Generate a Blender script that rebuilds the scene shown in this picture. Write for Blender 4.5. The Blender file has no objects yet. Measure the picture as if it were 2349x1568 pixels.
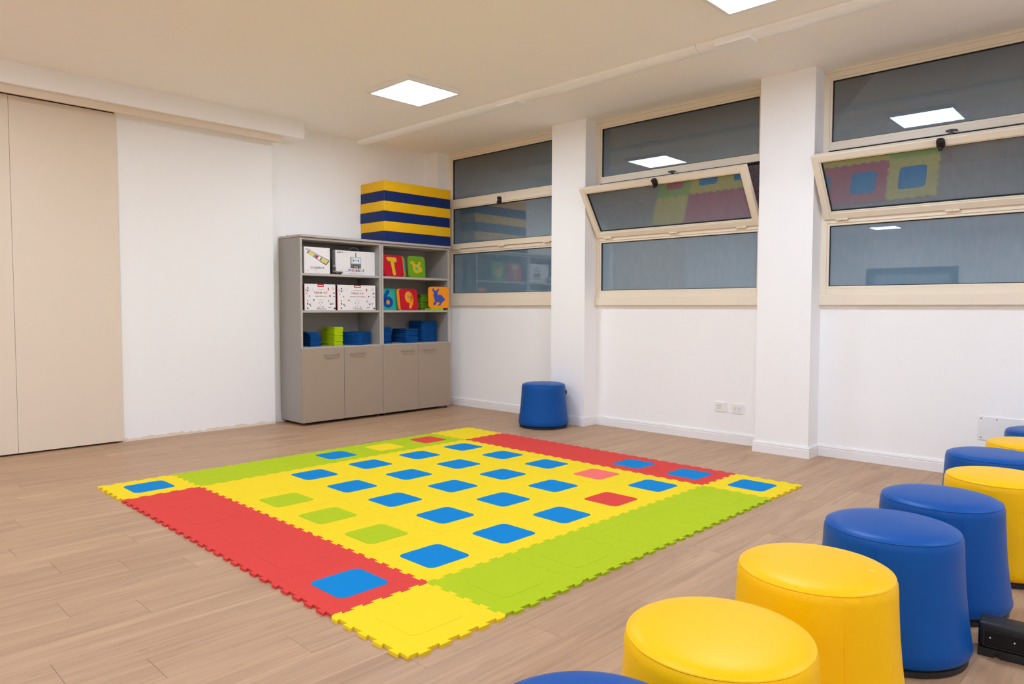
import bpy, bmesh, math, random
from mathutils import Vector, Matrix, geometry
random.seed(7)
PI = math.pi
S = bpy.context.scene
COL = S.collection

# ------------------------------------------------------------------ camera
CAM = Vector((5.0388, -1.7122, 1.2136))
YAW, PITCH, ROLL, FPX = 2.3390, -0.0475, 0.0022, 1634.4
fw = Vector((math.cos(YAW)*math.cos(PITCH), math.sin(YAW)*math.cos(PITCH), math.sin(PITCH)))
rt = Vector((math.sin(YAW), -math.cos(YAW), 0))
up = rt.cross(fw)
rt, up = math.cos(ROLL)*rt + math.sin(ROLL)*up, -math.sin(ROLL)*rt + math.cos(ROLL)*up
cd = bpy.data.cameras.new('camera'); cam = bpy.data.objects.new('camera', cd); COL.objects.link(cam)
cd.sensor_width = 36; cd.lens = 36*FPX/2349; cd.clip_start = 0.05; cd.clip_end = 100
M = Matrix((rt, up, -fw)).transposed().to_4x4(); M.translation = CAM
cam.matrix_world = M
S.camera = cam

# ------------------------------------------------------------------ world (dusk outside), view, lamp strengths
W = bpy.data.worlds.new('dusk'); S.world = W; W.use_nodes = True
W.node_tree.nodes['Background'].inputs[0].default_value = (0.30, 0.36, 0.48, 1)
W.node_tree.nodes['Background'].inputs[1].default_value = 2.4
S.view_settings.view_transform = 'Standard'; S.view_settings.look = 'None'
S.view_settings.gamma = 1; S.view_settings.use_curve_mapping = False
S.view_settings.exposure = 0.0
S.cycles.use_denoising = True; S.cycles.use_light_tree = False
S.cycles.max_bounces = 10; S.cycles.diffuse_bounces = 9; S.cycles.glossy_bounces = 3; S.cycles.transparent_max_bounces = 4
S.cycles.use_adaptive_sampling = True; S.cycles.adaptive_threshold = 0.12; S.cycles.adaptive_min_samples = 16
S.cycles.sample_clamp_indirect = 10
LAMP_STRENGTH = 37.5
LAMP_WARM = (0.87, 1.0, 1.14)
LAMP_COOL = (0.83, 1.0, 1.25)

# ------------------------------------------------------------------ helpers
def lin(r, g, b):
    f = lambda c: (c/255/12.92) if c/255 <= 0.04045 else ((c/255+0.055)/1.055)**2.4
    return (f(r), f(g), f(b), 1)

MATS = {}
def mat(name, col, rough=0.6, spec=0.4, bump=0.0, bscale=200.0, var=0.0, vscale=6.0, metal=0.0, coat=0.0):
    m = bpy.data.materials.new(name); m.use_nodes = True; MATS[name] = m
    N, L = m.node_tree.nodes, m.node_tree.links
    b = N['Principled BSDF']
    b.inputs['Base Color'].default_value = col
    b.inputs['Roughness'].default_value = rough
    b.inputs['Specular IOR Level'].default_value = spec
    b.inputs['Metallic'].default_value = metal
    b.inputs['Coat Weight'].default_value = coat
    tc = N.new('ShaderNodeTexCoord')
    if bump:
        n = N.new('ShaderNodeTexNoise'); n.inputs['Scale'].default_value = bscale; n.inputs['Detail'].default_value = 3
        L.new(tc.outputs['Object'], n.inputs['Vector'])
        bp = N.new('ShaderNodeBump'); bp.inputs['Strength'].default_value = bump; bp.inputs['Distance'].default_value = 0.002
        L.new(n.outputs['Fac'], bp.inputs['Height']); L.new(bp.outputs['Normal'], b.inputs['Normal'])
    if var:
        n = N.new('ShaderNodeTexNoise'); n.inputs['Scale'].default_value = vscale; n.inputs['Detail'].default_value = 4
        L.new(tc.outputs['Object'], n.inputs['Vector'])
        mr = N.new('ShaderNodeMapRange'); mr.inputs['To Min'].default_value = 1-var; mr.inputs['To Max'].default_value = 1+var
        L.new(n.outputs['Fac'], mr.inputs['Value'])
        mx = N.new('ShaderNodeMix'); mx.data_type = 'RGBA'; mx.blend_type = 'MULTIPLY'; mx.inputs[0].default_value = 1
        mx.inputs[6].default_value = col; L.new(mr.outputs['Result'], mx.inputs[7])
        L.new(mx.outputs[2], b.inputs['Base Color'])
    return m

class MB:
    """collects vertices and faces of one mesh"""
    def __init__(s): s.v, s.f, s.m = [], [], []
    def add(s, vs, fs, mi=0):
        o = len(s.v); s.v += [tuple(x) for x in vs]
        for f in fs: s.f.append([i+o for i in f]); s.m.append(mi)
        return s
    def box(s, x0, x1, y0, y1, z0, z1, bev=0.0, mi=0):
        if bev <= 0:
            v = [(x, y, z) for z in (z0, z1) for y in (y0, y1) for x in (x0, x1)]
            return s.add(v, [(0,2,3,1),(4,5,7,6),(0,1,5,4),(2,6,7,3),(0,4,6,2),(1,3,7,5)], mi)
        bm = bmesh.new(); bmesh.ops.create_cube(bm, size=1)
        for w in bm.verts:
            w.co = Vector(((x0+x1)/2 + w.co.x*(x1-x0), (y0+y1)/2 + w.co.y*(y1-y0), (z0+z1)/2 + w.co.z*(z1-z0)))
        bmesh.ops.bevel(bm, geom=bm.edges[:], offset=bev, segments=1 if bev < 0.004 else 3, profile=0.5, affect='EDGES')
        bm.verts.index_update()
        s.add([w.co[:] for w in bm.verts], [[w.index for w in f.verts] for f in bm.faces], mi); bm.free()
        return s
    def prism(s, loops, z0, z1, mi=0, T=None):
        """polygon (outer loop + holes, CCW) extruded z0..z1; T maps (x, y, z)"""
        T = T or (lambda x, y, z: (x, y, z))
        flat = [p for l in loops for p in l]
        tri = geometry.tessellate_polygon([[Vector((p[0], p[1], 0)) for p in l] for l in loops])
        n = len(flat)
        vs = [T(p[0], p[1], z0) for p in flat] + [T(p[0], p[1], z1) for p in flat]
        fs = []
        for t in tri:
            a, b, c = (flat[i] for i in t)
            if (b[0]-a[0])*(c[1]-a[1]) - (b[1]-a[1])*(c[0]-a[0]) < 0: t = t[::-1]
            fs.append([i+n for i in t]); fs.append(list(t[::-1]))
        k = 0
        for li, l in enumerate(loops):
            m = len(l)
            ar = sum(l[i][0]*l[(i+1) % m][1] - l[(i+1) % m][0]*l[i][1] for i in range(m))
            out = (ar > 0) == (li == 0)
            for i in range(m):
                a, b = k+i, k+(i+1) % m
                fs.append([a, b, b+n, a+n] if out else [b, a, a+n, b+n])
            k += m
        return s.add(vs, fs, mi)
    def lathe(s, prof, seg=64, mi=0, c=(0, 0)):
        vs, fs = [], []
        for r, z in prof:
            for k in range(seg):
                a = 2*PI*k/seg; vs.append((c[0]+r*math.cos(a), c[1]+r*math.sin(a), z))
        for i in range(len(prof)-1):
            for k in range(seg):
                k2 = (k+1) % seg
                fs.append((i*seg+k, i*seg+k2, (i+1)*seg+k2, (i+1)*seg+k))
        fs.append([k for k in range(seg)][::-1]); fs.append([(len(prof)-1)*seg+k for k in range(seg)])
        return s.add(vs, fs, mi)
    def tube(s, pts, r, seg=8, mi=0, closed=False):
        pts = [Vector(p) for p in pts]; vs, fs = [], []; n = len(pts)
        for i, p in enumerate(pts):
            if closed: d = pts[(i+1) % n]-pts[i-1]
            else: d = pts[min(i+1, n-1)]-pts[max(i-1, 0)]
            d.normalize(); a = d.orthogonal() if abs(d.z) > .95 else d.cross(Vector((0, 0, 1)))
            a.normalize(); b = d.cross(a)
            for k in range(seg):
                t = 2*PI*k/seg; vs.append(p + r*(math.cos(t)*a + math.sin(t)*b))
        for i in range(n if closed else n-1):
            j = (i+1) % n
            for k in range(seg):
                k2 = (k+1) % seg; fs.append((i*seg+k, i*seg+k2, j*seg+k2, j*seg+k))
        if not closed:
            fs.append(list(range(seg))[::-1]); fs.append([(n-1)*seg+k for k in range(seg)])
        return s.add(vs, fs, mi)
    def mesh(s, name, mats, smooth=None):
        me = bpy.data.meshes.new(name); me.from_pydata(s.v, [], s.f)
        for m in (mats if isinstance(mats, (list, tuple)) else [mats]): me.materials.append(m)
        for p, mi in zip(me.polygons, s.m): p.material_index = mi
        if smooth:
            for p in me.polygons: p.use_smooth = True
            me.set_sharp_from_angle(angle=math.radians(smooth))
        me.update(); return me

def link(name, data, parent=None, loc=None, rot=None):
    o = bpy.data.objects.new(name, data); COL.objects.link(o)
    if parent is not None: o.parent = parent
    if loc is not None: o.location = loc
    if rot is not None: o.rotation_euler = rot
    return o
def tag(o, label=None, cat=None, group=None, kind=None):
    if label: o['label'] = label
    if cat: o['category'] = cat
    if group: o['group'] = group
    if kind: o['kind'] = kind
    return o
def obj(name, mb, mats, parent=None, loc=None, rot=None, smooth=None):
    return link(name, mb.mesh(name, mats, smooth), parent, loc, rot)
def empty(name, loc=(0, 0, 0), rz=0.0, rot=None):
    o = link(name, None, None, loc, rot or (0, 0, rz)); o.empty_display_size = 0.1; return o
def copy_tree(o, parent=None):
    c = o.copy(); COL.objects.link(c); c.parent = parent
    for ch in o.children: copy_tree(ch, c)
    return c
def rrect(w, h, r, n=6, cx=0, cy=0):
    out = []
    for qx, qy, a0 in ((1, 1, 0), (-1, 1, 90), (-1, -1, 180), (1, -1, 270)):
        for k in range(n+1):
            a = math.radians(a0 + 90*k/n)
            out.append((cx + qx*(w/2-r) + r*math.cos(a), cy + qy*(h/2-r) + r*math.sin(a)))
    return out
def disc(r, n=20, cx=0, cy=0): return [(cx+r*math.cos(2*PI*k/n), cy+r*math.sin(2*PI*k/n)) for k in range(n)]
def stroke(pts, w, n=6):
    """outline polygon of a thick round-capped polyline"""
    P = [Vector(p) for p in pts]; L, R = [], []
    for i, p in enumerate(P):
        d = (P[min(i+1, len(P)-1)]-P[max(i-1, 0)]).normalized(); nrm = Vector((-d.y, d.x))
        L.append(p+nrm*w/2); R.append(p-nrm*w/2)
    def cap(p, d):
        a = math.atan2(d.y, d.x)
        return [Vector((p.x+w/2*math.cos(a-PI/2+PI*k/n), p.y+w/2*math.sin(a-PI/2+PI*k/n))) for k in range(1, n)]
    e = cap(P[-1], (P[-1]-P[-2]).normalized()); b = cap(P[0], (P[0]-P[1]).normalized())
    return [tuple(p) for p in R + e + L[::-1] + b]
def text_mesh(body, size, bold=0.0, align='CENTER'):
    cu = bpy.data.curves.new('t', 'FONT'); cu.body = body; cu.size = size; cu.align_x = align; cu.offset = bold
    cu.resolution_u = 3
    o = bpy.data.objects.new('t', cu); COL.objects.link(o)
    dg = bpy.context.evaluated_depsgraph_get(); dg.update()
    me = bpy.data.meshes.new_from_object(o.evaluated_get(dg)); bpy.data.objects.remove(o); bpy.data.curves.remove(cu)
    return me

# ------------------------------------------------------------------ materials
WHITE = mat('wall_paint', lin(247, 246, 245), 0.85, 0.2, bump=0.12, bscale=90, var=0.015, vscale=2)
CEIL = mat('ceiling_paint', lin(251, 248, 245), 0.9, 0.15, bump=0.08, bscale=120)
TRIMW = mat('trim_white', lin(240, 238, 237), 0.45, 0.4)
CREAM = mat('door_laminate', lin(229, 214, 194), 0.5, 0.35, var=0.01)
TRACKD = mat('track_shadow_gap', lin(70, 62, 52), 0.7, 0.2)
FRAME = mat('window_lacquer', lin(236, 223, 202), 0.38, 0.45)
GASKET = mat('rubber_gasket', lin(28, 27, 27), 0.6, 0.3)
BLACKP = mat('black_plastic', lin(30, 29, 31), 0.45, 0.45)
CARC = mat('cabinet_grey', lin(160, 156, 150), 0.5, 0.35, var=0.02, vscale=3)
CARCE = mat('cabinet_edge', lin(184, 176, 168), 0.5, 0.35)
DOORT = mat('cabinet_door_taupe', lin(167, 149, 131), 0.5, 0.3, var=0.02, vscale=4)
STEEL = mat('satin_steel', lin(176, 162, 148), 0.35, 0.5, metal=0.7)
FOOT = mat('cabinet_foot', lin(88, 74, 66), 0.5, 0.3)
WPLAST = mat('white_plastic', lin(238, 237, 235), 0.35, 0.45)
TRUNK = mat('trunking_white', lin(253, 253, 253), 0.35, 0.5)
IVORY = mat('ivory_module', lin(226, 222, 208), 0.35, 0.45)
DARKDOT = mat('dark_hole', lin(25, 22, 22), 0.8, 0.1)
GREYDOT = mat('screw_grey', lin(150, 148, 145), 0.4, 0.4, metal=0.5)

def foam(name, rgb): return mat(name, lin(*rgb), 0.85, 0.14, bump=0.25, bscale=900, var=0.03, vscale=25)
FY = foam('foam_yellow', (238, 208, 36)); FR = foam('foam_red', (214, 68, 62)); FG = foam('foam_green', (174, 194, 28))
FB = foam('foam_blue', (0, 128, 198)); FP = foam('foam_pink', (240, 112, 106))
FDB = foam('foam_deep_blue', (14, 76, 140)); FLG = foam('foam_lime', (178, 206, 16)); FT = foam('foam_teal', (62, 178, 160))
FO = foam('foam_orange', (248, 148, 34)); FRE = foam('foam_crimson', (196, 30, 48)); FGD = foam('foam_grass', (112, 160, 36))
FYD = foam('foam_mustard', (216, 182, 40)); FPUR = foam('foam_violet_blue', (66, 84, 170)); FNB = foam('foam_royal_blue', (20, 84, 168))
BLKY = mat('block_cover_yellow', lin(238, 184, 4), 0.55, 0.35, bump=0.1, bscale=400, var=0.03)
BLKB = mat('block_cover_blue', lin(6, 36, 100), 0.55, 0.35, bump=0.1, bscale=400, var=0.05)
def leather(name, rgb):
    m = mat(name, lin(*rgb), 0.40, 0.22, bump=0.16, bscale=260, var=0.02, vscale=5); return m
LY = leather('vinyl_yellow', (246, 190, 0)); LB = leather('vinyl_blue', (0, 78, 156))

def wood():
    m = bpy.data.materials.new('laminate_oak'); m.use_nodes = True
    N, L = m.node_tree.nodes, m.node_tree.links; b = N['Principled BSDF']
    g = N.new('ShaderNodeNewGeometry'); oi = N.new('ShaderNodeObjectInfo')
    off = N.new('ShaderNodeVectorMath'); off.operation = 'SCALE'
    cx = N.new('ShaderNodeCombineXYZ')
    for i in range(3): L.new(oi.outputs['Random'], cx.inputs[i])
    L.new(cx.outputs[0], off.inputs[0]); off.inputs['Scale'].default_value = 37
    ad = N.new('ShaderNodeVectorMath'); L.new(g.outputs['Position'], ad.inputs[0]); L.new(off.outputs[0], ad.inputs[1])
    def noise(sx, sy, det, dist=0.0):
        mp = N.new('ShaderNodeMapping'); mp.inputs['Scale'].default_value = (sx, sy, 1); L.new(ad.outputs[0], mp.inputs[0])
        n = N.new('ShaderNodeTexNoise'); n.inputs['Scale'].default_value = 1; n.inputs['Detail'].default_value = det
        n.inputs['Roughness'].default_value = 0.62; n.inputs['Distortion'].default_value = dist
        L.new(mp.outputs[0], n.inputs['Vector']); return n.outputs['Fac']
    big = noise(9, 0.8, 4, 0.6); fine = noise(70, 2.2, 5, 0.3); knot = noise(13, 3.2, 2, 1.2)
    r1 = N.new('ShaderNodeValToRGB'); L.new(big, r1.inputs[0])
    r1.color_ramp.elements[0].position = 0.30; r1.color_ramp.elements[0].color = lin(168, 133, 103)
    r1.color_ramp.elements[1].position = 0.70; r1.color_ramp.elements[1].color = lin(191, 156, 124)
    def mul(a, fac, lo, hi, p0, p1):
        mr = N.new('ShaderNodeMapRange'); L.new(fac, mr.inputs['Value'])
        for k, x in (('From Min', p0), ('From Max', p1), ('To Min', lo), ('To Max', hi)): mr.inputs[k].default_value = x
        mx = N.new('ShaderNodeMix'); mx.data_type = 'RGBA'; mx.blend_type = 'MULTIPLY'; mx.inputs[0].default_value = 1
        L.new(a, mx.inputs[6]); L.new(mr.outputs[0], mx.inputs[7]); return mx.outputs[2]
    c = mul(r1.outputs[0], fine, 0.85, 1.08, 0.3, 0.7)
    c = mul(c, knot, 0.80, 1.0, 0.24, 0.36)
    c = mul(c, oi.outputs['Random'], 0.975, 1.03, 0, 1)
    L.new(c, b.inputs['Base Color'])
    b.inputs['Roughness'].default_value = 0.46; b.inputs['Specular IOR Level'].default_value = 0.35
    bp = N.new('ShaderNodeBump'); bp.inputs['Strength'].default_value = 0.1; bp.inputs['Distance'].default_value = 0.001
    L.new(fine, bp.inputs['Height']); L.new(bp.outputs[0], b.inputs['Normal'])
    return m
WOOD = wood()
SUB = mat('floor_underlay', lin(96, 70, 52), 0.9, 0.1)

def plaster_panel():
    m = mat('plaster_panel', lin(246, 245, 244), 0.85, 0.2, bump=0.2, bscale=40)
    N, L = m.node_tree.nodes, m.node_tree.links; b = N['Principled BSDF']
    g = N.new('ShaderNodeNewGeometry'); sp = N.new('ShaderNodeSeparateXYZ'); L.new(g.outputs['Position'], sp.inputs[0])
    n = N.new('ShaderNodeTexNoise'); n.inputs['Scale'].default_value = 14; n.inputs['Detail'].default_value = 6
    L.new(g.outputs['Position'], n.inputs['Vector'])
    ma = N.new('ShaderNodeMath'); ma.operation = 'MULTIPLY_ADD'; L.new(n.outputs['Fac'], ma.inputs[0]); ma.inputs[1].default_value = 0.085; ma.inputs[2].default_value = -0.018
    lt = N.new('ShaderNodeMath'); lt.operation = 'LESS_THAN'; L.new(sp.outputs['Z'], lt.inputs[0]); L.new(ma.outputs[0], lt.inputs[1])
    mx = N.new('ShaderNodeMix'); mx.data_type = 'RGBA'; L.new(lt.outputs[0], mx.inputs[0])
    mx.inputs[6].default_value = lin(246, 245, 244); mx.inputs[7].default_value = lin(232, 218, 202); L.new(mx.outputs[2], b.inputs['Base Color'])
    return m
PANEL = plaster_panel()

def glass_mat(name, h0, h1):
    """blue-tinted double glazing with bluish outside light painted in as haze: clearer at the top (h1), hazier at the bottom (h0)"""
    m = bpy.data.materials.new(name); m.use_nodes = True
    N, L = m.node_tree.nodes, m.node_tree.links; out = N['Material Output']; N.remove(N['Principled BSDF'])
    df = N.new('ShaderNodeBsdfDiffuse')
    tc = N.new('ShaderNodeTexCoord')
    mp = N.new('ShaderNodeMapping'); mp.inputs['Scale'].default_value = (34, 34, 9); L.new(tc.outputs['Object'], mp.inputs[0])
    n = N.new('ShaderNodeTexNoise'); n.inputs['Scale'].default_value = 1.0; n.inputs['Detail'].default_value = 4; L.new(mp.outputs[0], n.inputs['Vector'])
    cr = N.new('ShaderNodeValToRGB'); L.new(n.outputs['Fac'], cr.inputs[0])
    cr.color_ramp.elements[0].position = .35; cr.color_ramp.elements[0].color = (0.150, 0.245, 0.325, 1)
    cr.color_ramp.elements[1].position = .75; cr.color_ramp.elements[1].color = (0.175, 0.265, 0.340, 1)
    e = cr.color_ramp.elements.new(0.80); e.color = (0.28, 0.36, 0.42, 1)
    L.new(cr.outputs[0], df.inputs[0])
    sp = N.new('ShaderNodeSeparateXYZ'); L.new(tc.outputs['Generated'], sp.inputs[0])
    mr = N.new('ShaderNodeMapRange'); mr.inputs['To Min'].default_value = h0; mr.inputs['To Max'].default_value = h1; L.new(sp.outputs['Z'], mr.inputs['Value'])  # dusk glow from outside painted into the haze, stronger towards the pane bottom
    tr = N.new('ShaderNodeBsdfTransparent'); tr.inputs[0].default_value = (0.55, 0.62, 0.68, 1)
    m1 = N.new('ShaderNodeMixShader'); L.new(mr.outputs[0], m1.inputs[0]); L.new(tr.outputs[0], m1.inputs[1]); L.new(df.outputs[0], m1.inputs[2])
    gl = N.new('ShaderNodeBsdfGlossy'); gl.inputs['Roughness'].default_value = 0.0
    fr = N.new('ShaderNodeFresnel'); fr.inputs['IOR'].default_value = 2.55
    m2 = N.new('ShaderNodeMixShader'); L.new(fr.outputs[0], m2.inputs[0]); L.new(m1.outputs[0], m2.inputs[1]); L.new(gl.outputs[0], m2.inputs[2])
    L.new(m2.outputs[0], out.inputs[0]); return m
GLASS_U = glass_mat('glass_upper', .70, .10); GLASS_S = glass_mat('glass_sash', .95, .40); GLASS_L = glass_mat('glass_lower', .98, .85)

def emis(name, col, s):
    m = bpy.data.materials.new(name); m.use_nodes = True; N = m.node_tree.nodes; N.remove(N['Principled BSDF'])
    e = N.new('ShaderNodeEmission'); e.inputs[0].default_value = (*col, 1); e.inputs[1].default_value = s
    m.node_tree.links.new(e.outputs[0], N['Material Output'].inputs[0]); return m
LEDW = emis('led_diffuser_warm', LAMP_WARM, LAMP_STRENGTH); LEDC = emis('led_diffuser_neutral', LAMP_COOL, LAMP_STRENGTH)

# ------------------------------------------------------------------ room shell
ZC = 3.1255
XL, XR, YN = -1.985, 7.20, -9.60
A = math.atan(0.01277); Y0 = 4.2425; DP = 0.2034     # window wall: slightly turned against the floor mat
def wl(u, off, z): return Vector((u*math.cos(A)-off*math.sin(A), Y0+u*math.sin(A)+off*math.cos(A), z))
WROOT = dict(loc=(0, Y0, 0), rot=(0, 0, A))           # placing an object built in window-wall coordinates (u, off, z)

# floor: base, planks, remainder
fl = obj('floor', MB().box(XL-.3, XR+.1, YN-.1, Y0+.35, -0.06, -0.012), SUB)
tag(fl, 'pale brown oak laminate floor of long narrow planks', 'floor', kind='structure')
PW, PX = 0.1875, 1.705
ends = {1.705: -.944, 1.8925: -.706, 2.2675: -1.098, 2.455: -.855, 2.6425: -.433, 1.1425: -.838, 1.33: -.602, .205: -.80, -.1: -.69, 1.5175: -.37}
plen, YB, YT = 1.25, -1.95, 4.30
XA = PX - 20*PW; NB = 39
cache = {}
for k in range(NB):
    x0 = XA + k*PW
    e0 = next((v for key, v in ends.items() if abs(key-x0) < .03), random.uniform(-1.2, 0))
    j = e0
    while j > YB: j -= plen
    while j < YT:
        a, b = max(j, YB), min(j+plen, YT); j += plen
        xa = max(x0, XL)
        key = (round(b-a, 3), round(x0+PW-xa, 3))
        if key not in cache:
            g = 0.0006; w, l = key[1], key[0]
            mb = MB().box(g, w-g, g, l-g, -0.012, 0.0)
            c = 0.0012
            for i, v in enumerate(mb.v):
                if v[2] > -0.001: pass
            cache[key] = mb.mesh('plank', WOOD)
        link('plank', cache[key], fl, (xa, a, 0))
XE = XA + NB*PW
obj('plank_field', MB().box(XE, XR+.1, YN-.1, Y0+.35, -0.012, 0).box(XL-.3, XE, YN-.1, YB, -0.012, 0).box(XL-.3, XL, YB, Y0+.35, -0.012, 0), WOOD, fl)['kind'] = 'stuff'

ce = obj('ceiling', MB().box(XL-.3, XR+.1, YN-.1, Y0+.35, ZC, ZC+.15), CEIL)
tag(ce, 'flat beige-white painted ceiling', 'ceiling', kind='structure')
def wall(name, mb, label, m=None, cat='wall', **k):
    return tag(obj(name, mb, m or WHITE, **k), label, cat, kind='structure')
wall('wall_left', MB().box(XL-.25, XL, YN, Y0+.35, 0, ZC), 'plain white wall behind the grey cabinets')
wall('wall_panel', MB().box(XL, -1.915, 0.40, 1.912, 0, 2.96), 'white plaster wall section between sliding door and cabinets', PANEL)
wall('wall_rear', MB().box(XL, -0.9, YN-.2, YN, 0, ZC).box(1.16, XR, YN-.2, YN, 0, ZC).box(-0.9, 1.16, YN-.2, YN, 2.25, ZC), 'plain white wall at the far rear end of the room')
wall('wall_side', MB().box(XR, XR+.2, YN, Y0+.4, 0, ZC), 'plain white side wall facing the cabinets')
wall('wall_right', MB().box(XL-.1, XR+.1, 0, .25, 0, 1.25).box(4.61, XR+.1, 0, .25, 1.25, ZC).box(XL-.2, -1.776, 0, .25, 1.25, ZC)
     .box(-.005, .56, .06, .25, 1.25, ZC).box(2.29, 2.84, .06, .25, 1.25, ZC), 'white wall under the three strip windows', **WROOT)
for nm, u0, u1, lb in (('pillar', XL-.02, -1.776, 'narrow white corner pillar between cabinets and first window'),
                       ('pillar', .058, .503, 'white square pillar behind the lone blue stool'),
                       ('pillar', 2.333, 2.783, 'white square pillar between the two open windows'),
                       ('pillar', 4.61, 5.06, 'white square pillar beyond the last window')):
    wall(nm, MB().box(u0, u1, -DP, .06, 0, ZC), lb, cat='pillar', **WROOT)
# soffit over the sliding door
wall('wall_soffit', MB().box(XL, -1.70, -4.0, 2.165, 2.957, ZC), 'white boxed soffit above the sliding door', cat='soffit')

# baseboards: moulded profile swept along the wall line
BBP = [(0, 0), (-.015, 0), (-.015, .066), (-.0125, .069), (-.0125, .072), (-.0145, .074), (-.0145, .083), (-.010, .086), (-.010, .089), (-.008, .095), (0, .095)]
def sweep(path, left=True):
    mb = MB(); P = [Vector(p) for p in path]; n = len(P); dirs = [(P[i+1]-P[i]).normalized() for i in range(n-1)]
    rows = []
    for i, p in enumerate(P):
        d0 = dirs[max(i-1, 0)]; d1 = dirs[min(i, n-2)]
        n0 = Vector((-d0.y, d0.x)); n1 = Vector((-d1.y, d1.x)); m = (n0+n1)
        m = m / max(m.dot(n0), 1e-6) if m.length > 1e-6 else n0
        rows.append([(p.x + m.x*o, p.y + m.y*o, z) for o, z in BBP])
    k = len(BBP); vs = [v for r in rows for v in r]
    fs = [(i*k+j, i*k+j+1, (i+1)*k+j+1, (i+1)*k+j) for i in range(n-1) for j in range(k-1)]
    fs.append(list(range(k))); fs.append([(n-1)*k+j for j in range(k)][::-1])
    return mb.add(vs, fs)
bb = obj('baseboard_right', sweep([(-1.775, 0), (.058, 0), (.058, -DP), (.503, -DP), (.503, 0), (2.333, 0), (2.333, -DP), (2.783, -DP), (2.783, 0), (4.61, 0)]), TRIMW, **WROOT)
tag(bb, 'white moulded baseboard along the window wall and pillars', 'baseboard', kind='structure')
bl = obj('baseboard_left', sweep([(XL, 1.914), (XL, 4.0)]), TRIMW)
tag(bl, 'white moulded baseboard behind the grey cabinets', 'baseboard', kind='structure')

# sliding door in the left wall
d1 = empty('door_1', (-1.89, 0, 0)); tag(d1, 'cream laminate sliding door with tall flush panels', 'door', kind='structure')
for a, b in ((-.3555, .432), (-1.14, -.3575), (-1.93, -1.142)):
    obj('panel', MB().box(-.035, 0, a, b, .016, 2.912, .0015), CREAM, d1)
obj('track_recess', MB().box(-.05, -.02, -1.93, .425, 2.912, 2.957), TRACKD, d1)
obj('fascia', MB().box(.115, .140, -4.0, 1.945, 2.893, 2.957, .0015), CREAM, d1)
obj('floor_guide', MB().box(-.03, -.012, .40, .43, 0, .016), GREYDOT, d1)
# glazed double door on the far rear wall (seen in the window glass)
DB = mat('door_navy', lin(44, 66, 96), 0.5, 0.4)
d2 = empty('door_2', (0.13, YN, 0)); tag(d2, 'dark blue framed glazed double door in the rear wall', 'door', kind='structure')
obj('door_frame', MB().box(-1.03, -.87, -.1, .03, 0, 2.25).box(.87, 1.03, -.1, .03, 0, 2.25).box(-.87, .87, -.1, .03, 2.1, 2.25), DB, d2)
for s in (-1, 1):
    lf = obj('leaf', MB().box(s*.435-.43, s*.435+.43, -.06, -.02, 0.01, 2.095), mat('door_leaf_%d' % s, lin(150, 168, 186), 0.4, 0.4), d2)
    obj('handle', MB().tube([(s*.06, .02, .95), (s*.06, .02, 1.15)], .012), STEEL, lf)

# ------------------------------------------------------------------ ceiling lights and trunking
lightmesh = {}
def light_mesh():
    f = MB()
    f.box(-.3, .3, -.3, -.268, -.036, 0, .002).box(-.3, .3, .268, .3, -.036, 0, .002).box(-.3, -.268, -.268, .268, -.036, 0, .002).box(.268, .3, -.268, .268, -.036, 0, .002)
    return f.mesh('frame', WPLAST), MB().add([(-.27,-.27,-.033),(-.27,.27,-.033),(.27,.27,-.033),(.27,-.27,-.033)],[(0,1,2,3)])
FM, DM = light_mesh()
DW, DC = DM.mesh('diffuser', LEDW), DM.mesh('diffuser', LEDC)
ordn = ['first', 'second', 'third', 'fourth', 'fifth', 'sixth', 'seventh']
for i, x in enumerate((0.0, 3.06, 6.1)):
    for j, y in enumerate((2.26, -1.10, -4.45, -7.80)):
        t = empty('ceiling_light', (x + (0.02 if i == 1 else 0), y + (0.06 if i == 1 and j == 0 else 0), ZC))
        tag(t, 'square lit LED ceiling panel, %s from the window wall, %s from the cabinet wall' % (ordn[j], ordn[i]), 'ceiling light', 'square ceiling panels')
        link('frame', FM, t); link('diffuser', DW if i == 0 else DC, t)

tr = empty('cable_trunking', (0, 3.067, ZC-.001)); tag(tr, 'long white rounded trunking running along the ceiling above the windows', 'trunking')
def dsec(x0, x1, w=.072, h=.044, n=8):
    prof = [(w*math.cos(PI*k/n), -h*math.sin(PI*k/n)**0.7) for k in range(n+1)]
    vs = [(x, y, z) for x in (x0, x1) for y, z in prof]; m = n+1
    fs = [(k, k+1, m+k+1, m+k) for k in range(n)] + [list(range(m))[::-1], [m+k for k in range(m)], (0, m, 2*m-1, m-1)]
    return MB().add(vs, fs)
for a, b in ((XL, .30), (.304, 2.33), (2.336, 4.6), (4.606, XR)): obj('segment', dsec(a, b), TRUNK, tr, smooth=30)
for xc in (.42, 2.62):
    lo = [(xc-.13, -.085), (xc+.13, -.085)] + [(xc+.13*math.cos(PI*k/12), .03+.085*math.sin(PI*k/12)) for k in range(13)]
    obj('junction_cover', MB().prism([lo], -.056, -.001), TRUNK, tr)

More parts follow.
